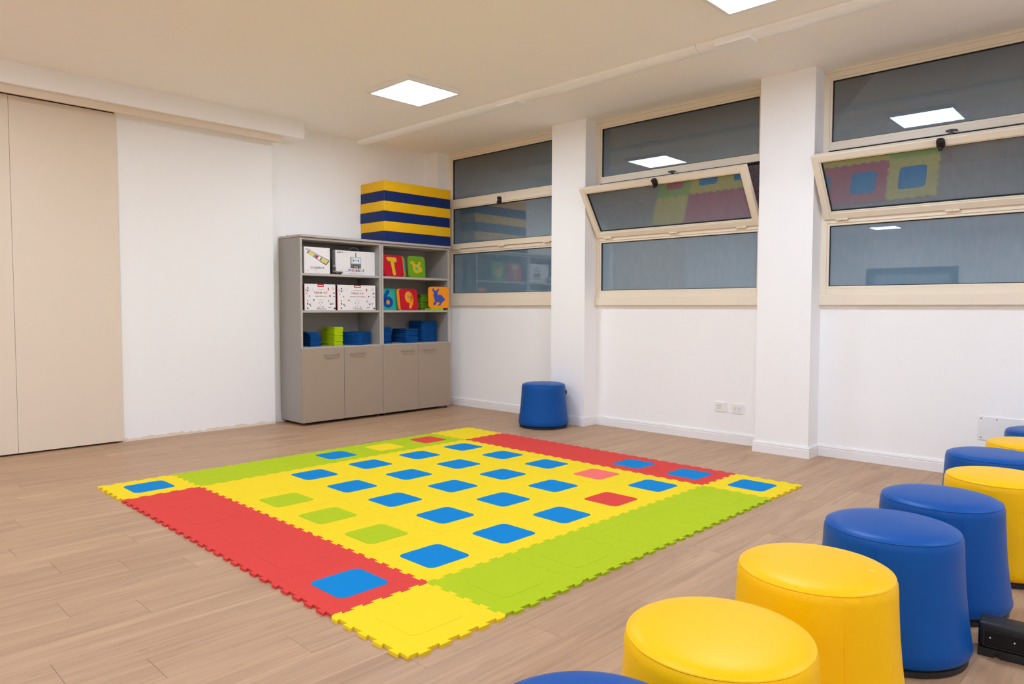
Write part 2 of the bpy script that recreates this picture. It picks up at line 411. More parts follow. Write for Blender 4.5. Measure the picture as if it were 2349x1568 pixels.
# ------------------------------------------------------------------ windows (window-wall coordinates)
def make_window(n, u0, u1, ang, label):
    t = empty('window_%d' % n, **WROOT) if False else empty('window_%d' % n, WROOT['loc'], A)
    tag(t, label, 'window', kind='structure')
    fo, bk = -.022, .06
    B = .0025; jw = .045
    obj('jamb', MB().box(u0, u0+jw, fo, bk, 1.325, 3.105, B), FRAME, t); obj('jamb', MB().box(u1-jw, u1, fo, bk, 1.325, 3.105, B), FRAME, t)
    obj('head_trim', MB().box(u0-.012, u1+.012, fo-.008, bk, 3.104, ZC, B), FRAME, t)
    for z0, z1, nm in ((3.062, 3.105, 'head'), (2.487, 2.538, 'transom'), (1.902, 1.941, 'transom'), (1.325, 1.378, 'bottom_rail')):
        obj(nm, MB().box(u0+jw, u1-jw, fo, bk, z0, z1, B), FRAME, t)
    obj('sill', MB().box(u0-.010, u1+.010, fo-.018, bk, 1.243, 1.326, .004), FRAME, t)
    a, b = u0+jw, u1-jw
    def glazing(z0, z1, par, o, GLASS):
        # bead ring, gasket ring and pane; z0..z1, a..b is the opening
        w = .018
        m = MB()
        for x0, x1, q0, q1 in ((a, a+w, z0, z1), (b-w, b, z0, z1), (a+w, b-w, z0, z0+w), (a+w, b-w, z1-w, z1)): m.box(x0, x1, o+.008, o+.03, q0, q1, .002)
        obj('glazing_bead', m, FRAME, par)
        g = .005; m = MB(); x0, x1, q0, q1 = a+w, b-w, z0+w, z1-w
        for r in ((x0, x0+g, q0, q1), (x1-g, x1, q0, q1), (x0+g, x1-g, q0, q0+g), (x0+g, x1-g, q1-g, q1)): m.box(r[0], r[1], o+.018, o+.034, r[2], r[3])
        obj('gasket', m, GASKET, par)
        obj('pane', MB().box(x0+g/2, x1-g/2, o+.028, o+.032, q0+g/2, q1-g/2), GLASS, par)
        hx, hz = (x1-x0)/2, (q1-q0)/2
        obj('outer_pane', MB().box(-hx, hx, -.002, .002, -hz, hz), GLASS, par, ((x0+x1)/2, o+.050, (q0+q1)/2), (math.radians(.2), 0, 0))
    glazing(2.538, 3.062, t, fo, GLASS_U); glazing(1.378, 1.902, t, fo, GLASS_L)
    # bottom-hinged sash, origin on the hinge line
    sa, sb, H = u0+.027, u1-.027, .556
    fr = MB(); r = .052
    for x0, x1, q0, q1 in ((sa, sa+r, 0, H), (sb-r, sb, 0, H), (sa+r, sb-r, 0, r), (sa+r, sb-r, H-r, H)): fr.box(x0, x1, -.018, .03, q0, q1, .0025)
    sh = obj('sash', fr, FRAME, t, (0, fo-.002, 1.943), (math.radians(ang), 0, 0))
    a, b = sa+r, sb-r
    a0, b0 = a, b
    w = .012; m = MB()
    for x0, x1, q0, q1 in ((a, a+w, r, H-r), (b-w, b, r, H-r), (a+w, b-w, r, r+w), (a+w, b-w, H-r-w, H-r)): m.box(x0, x1, -.010, .012, q0, q1, .002)
    obj('glazing_bead', m, FRAME, sh)
    g = .006; x0, x1, q0, q1 = a+w, b-w, r+w, H-r-w; m = MB()
    for rr in ((x0, x0+g, q0, q1), (x1-g, x1, q0, q1), (x0+g, x1-g, q0, q0+g), (x0+g, x1-g, q1-g, q1)): m.box(rr[0], rr[1], -.002, .016, rr[2], rr[3])
    obj('gasket', m, GASKET, sh)
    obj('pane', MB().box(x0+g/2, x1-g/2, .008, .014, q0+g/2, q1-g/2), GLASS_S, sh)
    mid = (sa+sb)/2
    # latch: body, collar and grip
    l = MB().prism([rrect(.052, .075, .022, 5, mid, H-.030)], 0, .014, T=lambda x, y, z: (x, -.018-z, y))
    l.box(mid-.012, mid+.012, -.062, -.030, H-.072, H-.045, .004).box(mid-.02, mid+.02, -.05, -.02, H-.02, H+.006, .004)
    obj('latch', l, BLACKP, sh)
    for hu in (sa+.14, mid+.02, sb-.17):
        hm = MB().tube([(hu-.045, -.022, -.004), (hu-.001, -.022, -.004)], .008).tube([(hu+.001, -.022, -.004), (hu+.045, -.022, -.004)], .008)
        obj('hinge', hm, FRAME, sh)
    if ang:
        k = MB().box(mid-.012, mid+.012, fo-.030, fo, 2.468, 2.489, .003)
        k.prism([stroke([(mid-.032, 2.502), (mid, 2.507), (mid+.032, 2.502)], .012)], 0, .012, T=lambda x, y, z: (x, fo-.030+z, y)).box(mid-.006, mid+.006, fo-.030, fo-.016, 2.485, 2.505)
        obj('keeper', k, BLACKP, t)
        obj('rebate_seal', MB().box(u0+jw, u1-jw, fo+.01, bk, 2.476, 2.487).box(u0+jw-.002, u0+jw+.008, fo+.02, bk, 1.95, 2.48).box(u1-jw-.008, u1-jw+.002, fo+.02, bk, 1.95, 2.48), GASKET, t)
        R = math.radians(ang)
        for su in (sa+.012, sb-.012):
            p = Vector((su, fo-.26*math.sin(R)*1.0, 1.943+.26*math.cos(R)))
            obj('stay_arm', MB().tube([p, (su, fo+.035, 2.02)], .004, 6), STEEL, t)
    return t
make_window(1, -1.776, .050, 0, 'cream framed three-pane window, closed, beside the cabinets')
make_window(2, .503, 2.300, 34, 'cream framed three-pane window with tilted sash between the two pillars')
make_window(3, 2.783, 4.610, 35, 'cream framed three-pane window with tilted sash above the row of stools')
# outside: rough earth-retaining wall behind the glass
EXT = mat('rough_earth', lin(128, 102, 92), 0.95, 0.1, bump=0.9, bscale=60, var=0.7, vscale=30)
ex = obj('exterior_wall', MB().box(-3.5, 8.5, 1.3, 1.6, 0, 4.4), EXT, **WROOT); tag(ex, 'dark rough brown wall outside behind the open windows', 'wall', kind='structure')

# ------------------------------------------------------------------ wall plates
def plate(name, u, z, label, kind):
    t = empty(name, wl(u, 0, z), A); tag(t, label, 'socket', 'socket plates by the pillar')
    obj('cover', MB().prism([rrect(.118, .082, .008)], 0, .009, T=lambda x, y, q: (x, -q, y)), WPLAST, t, smooth=40)
    if kind == 0:
        for s in (-.012, .011):
            b = obj('module', MB().box(s-.0105-.012, s+.0105-.012, -.0115, -.008, -.022, .022, .001), IVORY, t)
            obj('indicator', MB().prism([disc(.0028, 10, s-.012, .013)], .0112, .0122, T=lambda x, y, q: (x, -q, y)), GREYDOT, b)
    else:
        for cx, pts in ((-.025, ((0, .013), (0, 0), (0, -.013))), (.012, ((0, .016), (-.008, 0), (.003, 0), (.014, 0), (0, -.019)))):
            b = obj('module', MB().box(cx-.011 if cx < 0 else cx-.021, cx+.011 if cx < 0 else cx+.021, -.0105, -.008, -.022, .022, .001), WPLAST, t)
            for px, pz in pts:
                obj('pin_hole', MB().prism([disc(.0028, 10, cx+px, pz)], .0104, .0112, T=lambda x, y, q: (x, -q, y)), DARKDOT, b)
plate('blank_plate', 1.916, .3195, 'white wall plate with two blank modules near the second pillar', 0)
plate('power_socket', 2.084, .3165, 'white power socket plate with pin holes, nearer the second pillar', 1)
cp = empty('cover_plate', wl(4.21, 0, .362), A); tag(cp, 'flat white screwed cover plate low on the wall behind the stools', 'plate')
obj('sheet', MB().prism([rrect(.60, .168, .01)], 0, .006, T=lambda x, y, q: (x, -q, y)), WPLAST, cp)
for du in (-.28, -.186, 0, .186, .28):
    for dz in (-.066, .069):
        if abs(du) == .186 and dz < 0: continue
        obj('screw', MB().prism([disc(.0045, 10, du, dz)], .006, .0085, T=lambda x, y, q: (x, -q, y)), GREYDOT, cp)

# ------------------------------------------------------------------ foam puzzle mat: 7 x 7 tiles, each with a square insert
TS, TH = 0.48, 0.0125
def edge_pts(e, n=5, d=0.0085, dl=0.0045):
    """zig-zag along t in [0, TS]; list of (t, offset)"""
    p = TS/n; out = []
    for k in range(n):
        t0 = k*p
        out += [((t0-dl+e) if k else 0.014, -d), (t0+p/2+dl-e, -d), (t0+p/2-dl-e, d), ((t0+p+dl+e) if k < n-1 else TS-0.014, d)]
    return out
EP, EQ = edge_pts(.0007), edge_pts(-.0007)   # own tabs a hair narrower than the neighbour's slots
def tile_outline(sx, sy):
    h = TS/2; pts = []
    # bottom (y=-h, going +x), right (x=+h, +y), top (reversed), left (reversed); offsets along +y / +x
    pts += [(-h, -h)] + [(-h+t, -h+o) for t, o in EP]
    pts += [(h, -h)] + [(h+o, -h+t) for t, o in EQ]
    pts += [(h, h)] + [(-h+t, h+o) for t, o in EQ[::-1]]
    pts += [(-h, h)] + [(-h+o, -h+t) for t, o in EP[::-1]]
    return [(x*.9985, y*.9985) for x, y in pts]
PADW, PADR = 0.2565, 0.036
def pad_outline(w, r, g=0.0):
    o = rrect(w, w, r, 6)
    # small locating nub on one side
    i = next(i for i, p in enumerate(o) if abs(p[0]+w/2) < 1e-9 and p[1] < 0)
    return o[:i] + [(-w/2, -.030+g), (-w/2-.004, -.030+g), (-w/2-.004, -.038-g), (-w/2, -.038-g)] + o[i:]
outl = tile_outline(0, 0)
hole = pad_outline(PADW+.0016, PADR+.0008, .0006)
TM = {m.name: MB().prism([outl, hole], 0, TH).mesh('foam_tile', m) for m in (FY, FR, FG)}
PM = {m.name: MB().prism([pad_outline(PADW, PADR)], 0, TH).mesh('foam_insert', m) for m in (FY, FR, FG, FB, FP)}
cname = {FY: 'yellow', FR: 'red', FG: 'green', FB: 'blue', FP: 'pink'}
pads = {}
for u in range(7):
    for v in range(7):
        base = FY
        if v in (0, 6) and 1 <= u <= 5: base = FG
        if u in (0, 6) and 1 <= v <= 5: base = FR
        p = FB
        if (u, v) in ((0, 6), (6, 0), (1, 1), (4, 0)): p = FY
        if (u == 0 and 1 <= v <= 4) or (u == 6 and 1 <= v <= 3) or (u, v) in ((5, 0), (4, 5)): p = FR
        if (v == 6 and 1 <= u <= 5) or (u, v) in ((1, 0), (2, 0), (1, 2), (1, 3), (1, 4)): p = FG
        if (u, v) == (5, 4): p = FP
        where = '%s from the cabinet edge, %s from the window edge' % (ordn[v], ordn[6-u])
        o = link('foam_tile', TM[base.name], None, (v*TS, u*TS, 0))
        tag(o, '%s interlocking foam mat tile, %s' % (cname[base], where), 'foam tile', 'interlocking foam tiles of the play mat')
        q = link('foam_insert', PM[p.name], None, (v*TS, u*TS, random.uniform(0, .0006)), (0, 0, random.choice((0, 1, 2, 3))*PI/2*0))
        tag(q, '%s foam insert in mat, %s' % (cname[p], where), 'foam insert', 'square inserts set into the play mat')

# ------------------------------------------------------------------ stools
RT, RB, HS = .224, .258, .4418
def stool_meshes(m, nm):
    def rad(z):  # flank, slightly flared at the foot
        t = max(0, min(1, (z-.045)/(.405-.045))); return RB + (RT-RB)*t - .006*math.sin(PI*t)
    prof = [(RB-.035, .022), (RB-.018, .024), (RB-.006, .032), (RB, .048)] + [(rad(z), z) for z in (.08, .14, .20, .26, .32, .37, .405)] + [(RT-.0015, .420), (RT-.007, .4315)]
    body = MB().lathe(prof, 96)
    top = MB().lathe([(RT-.010, .430), (RT-.0085, .4345), (RT-.016, .4405), (RT-.035, .4465), (RT-.075, .4510), (RT-.13, .4535), (.04, .4545)], 96)
    seam = MB().tube([((RT-.0078)*math.cos(2*PI*k/72), (RT-.0078)*math.sin(2*PI*k/72), .4325) for k in range(72)], .0028, 6, closed=True)
    sts = MB().tube([(rad(z)+.0004, 0, z) for z in (.05, .1, .15, .2, .25, .3, .35, .40)] + [(RT-.004, 0, .424)], .0016, 6)
    base = MB().lathe([(RB-.02, 0), (RB-.012, .003), (RB-.012, .02), (RB-.02, .026)], 72)
    tab = MB().box(rad(.35)-.004, rad(.35)+.012, -.022, .022, .335, .375, .004); ca, sa = math.cos(2.6), math.sin(2.6); tab.v = [(x*ca-y*sa, x*sa+y*ca, z) for x, y, z in tab.v]
    return [(n, x.mesh(n, mm, 50)) for n, x, mm in (('upholstery', body, m), ('seat_cushion', top, m), ('top_seam', seam, m), ('side_seam', sts, m), ('base_ring', base, BLACKP), ('pull_tab', tab, BLACKP))]
SM = {'yellow': stool_meshes(LY, 'y'), 'blue': stool_meshes(LB, 'b')}
stools = [
    ('blue', .205, 3.758, -1.83, 'lone blue vinyl stool standing against the far white pillar', None),
    ('blue', 4.255, -.690, -1.0, 'blue vinyl stool cut off by the bottom edge of the photo', 1),
    ('yellow', 4.233, -.163, .45, 'largest yellow vinyl stool, beside the blue stool at the bottom edge', 1),
    ('yellow', 4.227, .447, -.86, 'second yellow vinyl stool from the bottom edge, a small pale mark on its seat', 1),
    ('blue', 4.265, 1.056, -1.5, 'blue vinyl stool between a yellow stool and the black floor box', 1),
    ('blue', 4.291, 1.615, -1.0, 'blue vinyl stool just behind the black floor box', 1),
    ('yellow', 4.396, 2.218, -1.0, 'third yellow vinyl stool from the bottom edge, cut by the frame', 1),
    ('blue', 4.271, 2.785, -1.0, 'blue vinyl stool between the two farthest yellow stools of the row', 1),
    ('yellow', 4.363, 3.310, -1.1, 'smallest yellow vinyl stool, in front of the white cover plate', 1),
    ('blue', 4.364, 3.872, -1.0, 'last blue vinyl stool of the row, under the window wall', 1)]
for c, x, y, rz, lb, g in stools:
    t = empty('upholstered_stool', (x, y, 0), rz); tag(t, lb, 'stool', 'row of round vinyl stools' if g else None)
    for n, me in SM[c]: link(n, me, t)
    if 'pale mark' in lb:
        link('scuff', MB().prism([[(.0, 0), (.012, .003), (.016, .010), (.004, .011)]], 0, .0006).mesh('scuff', mat('scuff_pale', lin(246, 206, 120), .5)), t, (.06, .13, .4512))

# ------------------------------------------------------------------ black floor box beside the stools
fb = empty('floor_box', (4.513, 1.195, 0), 0.11); tag(fb, 'black plastic floor box with recessed panel and two white dots', 'box')
hs = MB().prism([[(0, .004), (0, .096), (.012, .108), (.092, .108), (.104, .096), (.104, .004)]], 0, .30, T=lambda y, z, x: (x, y, z+.012))
obj('housing', MB().box(0, .30, .004, .10, .030, .118, .010), BLACKP, fb, smooth=35)
sk = [(0, 0), (.048, 0), (.052, .012), (.058, .015), (.064, .012), (.068, 0), (.20, 0), (.204, .012), (.21, .015), (.216, .012), (.22, 0), (.30, 0), (.30, .030), (0, .030)]
obj('skirt', MB().prism([[(x, z) for x, z in sk]], 0, .104, T=lambda x, z, y: (x, y, z)), BLACKP, fb)
pd = mat('panel_black', lin(14, 13, 14), .55, .3)
for x0, x1 in ((.020, .132), (.160, .272)):
    p = obj('recessed_panel', MB().box(x0, x1, -.0012, .006, .040, .092, .0008), pd, fb)
    obj('panel_rim', MB().box(x0-.006, x1+.006, -.003, .004, .092, .096).box(x0-.006, x1+.006, -.003, .004, .036, .040).box(x0-.006, x0, -.003, .004, .040, .092).box(x1, x1+.006, -.003, .004, .040, .092), BLACKP, p)
    for dx in (.016, .086):
        obj('white_dot', MB().prism([disc(.0028, 12, x0+dx, .070)], .0012, .0024, T=lambda x, y, q: (x, -q, y)), WPLAST, p)

# ------------------------------------------------------------------ cabinets
CX, CY, CW, CH, CD = -1.525, 2.006, 1.0, 1.957, .455
def make_cabinet(y0, label):
    t = empty('storage_cabinet', (CX, y0, 0)); tag(t, label, 'cabinet', 'pair of grey office cabinets')
    t_ = .026; fr = -.020; bk = -CD+.004; B = .0012; Wd = CW-.002
    obj('side_panel', MB().box(bk, fr, .001, t_, .03, 1.930, B), [CARC], t); obj('side_panel', MB().box(bk, fr, Wd-t_, Wd, .03, 1.930, B), [CARC], t)
    for yy in (.001, Wd-t_): obj('edge_band', MB().box(fr, fr+.0012, yy+.001, yy+t_-.002, .80, 1.93), CARCE, t)
    obj('top_panel', MB().box(bk, fr+.022, 0, Wd, 1.933, CH, .002), CARCE, t)
    obj('top_rail', MB().box(bk, fr, t_, Wd-t_, 1.908, 1.930, B), CARCE, t)
    obj('back_panel', MB().box(bk, bk+.006, t_, Wd-t_, .05, 1.91), CARC, t)
    for z in (1.567, 1.186): obj('shelf', MB().box(bk+.006, fr-.004, t_, Wd-t_, z-.024, z, B), CARCE, t)
    obj('counter_shelf', MB().box(bk+.006, fr, t_, Wd-t_, .779, .805, B), CARCE, t)
    obj('bottom_panel', MB().box(bk, fr, t_, Wd-t_, .032, .058, B), CARC, t)
    for i, (a, b) in enumerate(((0.001, .4985), (.5015, Wd-.001))):
        d = obj('door', MB().box(-.019, 0, a, b, .031, .793, .0015), DOORT, t)
        h0 = .257 if i == 0 else .577
        pts = [(0, h0+.004, 0), (.012, h0+.001, 0), (.022, h0+.012, -.001), (.024, h0+.09, -.004), (.022, h0+.168, -.001), (.012, h0+.179, 0), (0, h0+.176, 0)]
        obj('handle', MB().tube([(x, y, .722+z) for x, y, z in pts], .0048, 8), STEEL, d, smooth=60)
        if i == 1: obj('lock', MB().prism([disc(.009, 16, .537, .721)], 0, .004, T=lambda y, z, x: (x, y, z)), STEEL, d)
    for xx in (-.045, -CD+.05):
        for yy in (.045, CW-.045): obj('foot', MB().lathe([(.022, 0), (.022, .010), (.014, .012), (.014, .031)], 20, c=(xx, yy)), FOOT, t)
    return t
make_cabinet(CY, 'grey cabinet with taupe doors holding boxed kits, beside the white wall')
make_cabinet(CY+CW, 'grey cabinet with taupe doors holding foam pads, under the foam blocks')
br = obj('bracket', MB().box(-.05, .05, -.012, .012, 0, .004, .001).box(.035, .05, -.012, .012, .004, .012, .001), CARC, None, (-1.90, 2.035, CH), (0, 0, .3))
tag(br, 'small grey bracket lying on top of the cabinet', 'bracket')

# stack of six foam blocks on the right cabinet
bz = CH
for k in range(6):
    y = k % 2 == 1
    h = .1118
    dx, dy = ((0, 0), (.004, -.008), (-.002, -.014), (.003, -.012), (.0, -.004), (.002, -.002))[k]
    o = obj('foam_block', MB().box(-.455, 0, 0, .972, .0006, h, .006), BLKY if y else BLKB, None, (CX+dx, 3.036+dy*.6, bz), smooth=30); bz += h
    seam = obj('seam', MB().tube([(-.001, .004, h-.008), (-.001, .968, h-.008)], .0012, 5).tube([(-.451, .0, h-.008), (-.004, .0, h-.008)], .0012, 5), BLKY if y else BLKB, o)
    tag(o, '%s foam block, %s from the top of the striped stack on the cabinet' % ('yellow' if y else 'dark blue', ordn[5-k]) if 0 < k < 5 else
        ('dark blue foam block at the bottom of the striped stack on the cabinet' if k == 0 else 'yellow foam block on top of the striped stack on the cabinet'), 'foam block', 'striped stack of foam blocks')

# ------------------------------------------------------------------ boxed kits
CARD = mat('card_white', lin(236, 231, 230), .5, .35); CARDS = mat('card_side_grey', lin(196, 192, 192), .5, .3)
REDSIDE = mat('card_red_side', lin(128, 16, 30), .45, .35)
INK = {k: mat('ink_'+k, lin(*c), .6, .2) for k, c in dict(black=(40, 36, 36), grey=(140, 132, 128), red=(186, 44, 58), orange=(214, 140, 70), green=(96, 130, 70), teal=(96, 128, 128), yellow=(236, 206, 40), blue=(60, 150, 200), purple=(118, 116, 176), slate=(70, 84, 92), olive=(150, 160, 100), cyan=(150, 200, 216), lite=(206, 206, 212), mid=(120, 112, 116), paper=(240, 234, 226)).items()}
INKL = list(INK.values()); II = {k: i for i, k in enumerate(INK)}
class Print:
    """flat printed artwork on a box front; x = across, y = up, in metres from the lower corner"""
    def __init__(s): s.mb = MB(); s.k = 0
    def poly(s, pts, ink):
        s.k += 1; z = .0004 + .00002*(s.k % 20)
        n = len(pts); tri = geometry.tessellate_polygon([[Vector((p[0], p[1], 0)) for p in pts]])
        s.mb.add([(z, p[0], p[1]) for p in pts], [t if (pts[t[1]][0]-pts[t[0]][0])*(pts[t[2]][1]-pts[t[0]][1])-(pts[t[1]][1]-pts[t[0]][1])*(pts[t[2]][0]-pts[t[0]][0]) > 0 else t[::-1] for t in tri], II[ink])
    def rect(s, x0, x1, y0, y1, ink): s.poly([(x0, y0), (x1, y0), (x1, y1), (x0, y1)], ink)
    def ring(s, cx, cy, r, w, ink, n=14):
        o = disc(r, n, cx, cy); i = disc(r-w, n, cx, cy); z = .0006
        s.mb.add([(z, *p) for p in o+i], [(k, (k+1) % n, n+(k+1) % n, n+k) for k in range(n)], II[ink])
    def build(s, name, par):
        o = obj(name, s.mb, INKL, par); o['kind'] = 'stuff'; return o
def lettering(name, body, size, inks, par, x, y, bold=0.0):
    """one mesh, letters may differ in ink; centred on x"""
    ms = [text_mesh(ch, size, bold, 'LEFT') if ch != ' ' else None for ch in body]
    wd = []
    for m in ms:
        if m is None or not m.vertices: wd.append((0, size*.3)); continue
        xs = [v.co.x for v in m.vertices]; wd.append((min(xs), max(xs)-min(xs)))
    gap = size*.09; tot = sum(w for _, w in wd)+gap*(len(body)-1); cx = x-tot/2; mb = MB()
    for i, (m, (x0, w)) in enumerate(zip(ms, wd)):
        if m is not None:
            mb.add([(.0009, cx+v.co.x-x0, y+v.co.y) for v in m.vertices], [list(p.vertices) for p in m.polygons], II[inks[i % len(inks)]])
            bpy.data.meshes.remove(m)
        cx += w+gap
    return obj(name, mb, INKL, par)
def carton(name, x, y0, y1, z, h, d, label, side=None, cat='box', group=None):
    t = empty(name, (x, y0, z+.0008)); tag(t, label, cat, group)
    w = y1-y0
    obj('carton', MB().box(-d, 0, 0, w, 0, h, .0015), CARD, t)
    if side: obj('side_sleeve', MB().box(-d+.001, -.0006, -.0008, .0, .001, h-.001).box(-d+.001, -.0006, w, w+.0008, .001, h-.001), side, t)
    return t, w
# robot accessory box with the long coding board on it
t, w = carton('robot_kit_box', -1.567, 2.066, 2.366, 1.567, .270, .09, 'white mojobot box printed with a long board of yellow tags', CARDS)
P = Print(); L = .27
P.rect(.02, .055, .240, .248, 'mid'); P.rect(.066, .076, .240, .248, 'mid'); P.rect(.08, .115, .242, .246, 'lite'); P.rect(.27, .29, .240, .244, 'lite')
def brd(a, b, c, d): return (0.023+a*.264, 0.205-b*.118 + 0)
def at(s, q): # along the printed board (s 0..1), across (q 0..1)
    p0, p1 = Vector((.030, .196)), Vector((.262, .098)); n = Vector((.028, .045)); return tuple(p0.lerp(p1, s)+n*q)
P.poly([at(-.02, .2), at(1.0, -.25), at(1.04, .9), at(.98, 1.0), at(.05, .95), at(-.02, .7)], 'mid')
P.poly([at(.03, .12), at(.97, .02), at(.98, .88), at(.06, .86)], 'lite')
for s0, s1, ink in ((.05, .13, 'yellow'), (.14, .22, 'yellow'), (.23, .30, 'yellow'), (.31, .38, 'blue'), (.39, .50, 'red'), (.51, .61, 'paper'), (.62, .68, 'green'), (.69, .82, 'yellow'), (.84, .96, 'yellow')):
    P.poly([at(s0, .12), at(s1, .10), at(s1+.01, .74), at(s0+.01, .76)], ink)
P.rect(.09, .22, .026, .029, 'lite'); P.rect(.12, .19, .014, .017, 'grey'); P.rect(.03, .055, .024, .027, 'red')
P.build('front_print', t)
lettering('logo_lettering', 'mojobot', .042, ['grey', 'red', 'slate', 'black', 'slate', 'grey', 'red'], t, .152, .048, .0006)
# robot box with carry handle
t, w = carton('robot_box', -1.63, 2.472, 2.976, 1.567, .262, .06, 'wide white mojobot box with carry handle and grey robot picture', CARDS)
P = Print(); cx = .255
P.rect(.02, .068, .236, .246, 'mid'); P.rect(.078, .092, .236, .246, 'mid'); P.rect(.10, .15, .239, .243, 'lite'); P.rect(.46, .485, .238, .241, 'lite')
P.rect(cx-.068, cx+.068, .076, .198, 'mid'); P.rect(cx-.058, cx+.066, .125, .196, 'lite'); P.poly(rrect(.096, .05, .014, 4, cx+.006, .160), 'paper')
P.rect(cx-.036, cx-.020, .148, .172, 'blue'); P.rect(cx+.026, cx+.042, .148, .172, 'blue'); P.rect(cx-.018, cx+.024, .154, .168, 'cyan')
P.rect(cx-.032, cx+.034, .082, .104, 'black'); P.rect(cx-.024, cx+.026, .086, .097, 'lite'); P.rect(cx-.005, cx+.007, .198, .244, 'mid')
P.rect(cx-.085, cx+.10, .014, .018, 'grey'); P.rect(cx-.125, cx-.105, .038, .042, 'grey')
P.build('front_print', t)
lettering('logo_lettering', 'mojobot', .054, ['purple', 'red', 'red', 'black', 'slate', 'olive', 'red'], t, cx+.008, .040, .0008)
obj('carry_handle', MB().tube([(-.03, cx+.062*math.cos(PI*k/14), .262+.040*math.sin(PI*k/14)) for k in range(15)], .0028, 6), mat('clear_handle', lin(200, 190, 196), .25, .5), t, smooth=60)
# little robot toy in front of the boxes
t = empty('toy_robot', (-1.545, 2.430, 1.568)); tag(t, 'small white cube robot toy with antenna between the two mojobot boxes', 'toy robot')
RW = mat('robot_white', lin(226, 224, 222), .4, .4); RG = mat('robot_grey', lin(118, 118, 116), .5, .3)
obj('shell', MB().box(-.08, 0, 0, .084, .028, .094, .006), RW, t, smooth=35); obj('chassis', MB().box(-.078, -.002, .003, .081, .010, .029, .002), RG, t)
for yy in (.006, .062): obj('wheel', MB().prism([disc(.013, 20, -.04, .013)], yy, yy+.016, T=lambda x, z, y: (x, y, z)), BLACKP, t)
obj('side_cover', MB().prism([rrect(.05, .046, .014, 5, -.04, .060)], 0, .003, T=lambda x, z, y: (x, -y, z)), RG, t)
obj('front_slot', MB().box(-.001, .0015, .024, .064, .012, .020), BLACKP, t)
obj('antenna', MB().tube([(-.06, .010, .092), (-.062, .016, .135)], .003, 8), RG, t)
# tinker kits
def tinker(y0, y1, label):
    t, w = carton('tinker_kit_box', -1.57, y0, y1, 1.186, .272, .06, label, REDSIDE, group='boxed electronics kits'); k = w/.364; P = Print(); c = w*.515
    hx = lambda f: f*w
    P.poly(rrect(.075*k**.5, .030, .006, 4, c, .259), 'red'); P.poly(rrect(.055*k**.5, .009, .003, 3, c, .258), 'paper')
    P.rect(c-.042*k, c+.042*k, .214, .217, 'grey')
    P.rect(c-.070*k, c-.012*k, .143, .149, 'teal'); P.rect(c-.008*k, c+.022*k, .143, .149, 'green'); P.rect(c+.026*k, c+.074*k, .143, .149, 'orange' if k < 1.1 else 'red')
    P.rect(c-.028*k, c+.030*k, .108, .1105, 'grey')
    for fx, y, r, ink in ((.05, .21, .011, 'grey'), (.115, .21, .012, 'mid'), (.92, .228, .012, 'orange'), (.19, .045, .009, 'slate')): P.ring(hx(fx), y, r, .0035, ink)
    for fx, y, a, b, ink in ((.10, .230, .008, .005, 'black'), (.10, .198, .008, .005, 'black'), (.06, .172, .006, .006, 'orange'), (.155, .145, .006, .008, 'grey'), (.29, .106, .009, .006, 'slate' if k < 1.1 else 'red'),
                             (.095, .100, .006, .005, 'black'), (.095, .068, .005, .012, 'black'), (.095, .022, .009, .006, 'black'), (.16, .060, .010, .008, 'grey'), (.76, .222, .006, .014, 'red'), (.815, .150, .007, .007, 'black'),
                             (.77, .098, .006, .008, 'grey'), (.84, .065, .009, .009, 'teal'), (.91, .068, .005, .010, 'mid'), (.80, .030, .020, .003, 'grey'), (.95, .182, .012, .005, 'black'), (.955, .145, .012, .004, 'mid'), (.965, .020, .011, .008, 'black'),
                             (.46, .078, .004, .007, 'mid'), (.55, .082, .004, .008, 'mid'), (.515, .055, .004, .004, 'grey'), (.46, .034, .006, .005, 'grey'), (.52, .034, .005, .003, 'grey'), (.59, .034, .006, .006, 'mid'), (.41, .022, .012, .003, 'mid'), (.54, .014, .055, .003, 'grey'), (.25, .215, .005, .008, 'lite')):
        P.rect(hx(fx)-a, hx(fx)+a, y-b, y+b, ink)
    P.build('front_print', t)
    lettering('title_lettering', 'TINKER KIT', .030, ['red'], t, c, .172, .0003)
tinker(2.068, 2.432, 'narrower white TINKER KIT box with dark red side, near the cabinet side panel')
tinker(2.456, 2.940, 'wider white TINKER KIT box next to the cabinet divider')

# ------------------------------------------------------------------ letter and picture pads standing on the shelves
PT = .012
def vpad(name, y, x, z, m, label, lean=9, rz=0.0, group='letter and picture pads on the shelves', w=.250):
    t = empty(name, (x, y, z+PT*math.sin(math.radians(lean))+.0005), rot=(0, -math.radians(lean), rz)); tag(t, label, 'foam pad', group)
    obj('pad', MB().prism([rrect(w, w, .034, 5, 0, w/2)], 0, PT, T=lambda q, h, d: (d-PT, q, h)), m, t)
    return t
def glyph(t, name, polys, m, w=.250, z0=0, th=.0016):
    mb = MB()
    for p in polys: mb.prism([p] if not isinstance(p[0], list) else p, z0, z0+th, T=lambda q, h, d: (d, q, h))
    return obj(name, mb, m, t)
sz = 1.5672
t = vpad('letter_pad', 3.200, -1.585, sz, FRE, 'red foam pad with a yellow letter T on the upper shelf')
glyph(t, 'letter', [[(-.078, .212), (-.062, .224), (.050, .222), (.066, .208), (.064, .178), (.050, .166), (.028, .170), (.030, .10), (.038, .030), (.028, .014), (.006, .014), (-.004, .030), (-.012, .10), (-.022, .172), (-.048, .176), (-.070, .192)]], FYD)
for i, (m, c) in enumerate(((FRE, 'red'), (FO, 'orange'), (FT, 'teal'), (FGD, 'green'))):
    vpad('letter_pad', 3.246+.028*i, -1.612-.018*i, sz, m, '%s foam pad leaning behind the letter T pad, only its edge showing' % c)
t = vpad('picture_pad', 3.545, -1.585, sz, FGD, 'green foam pad with a yellow bird on the upper shelf', lean=6)
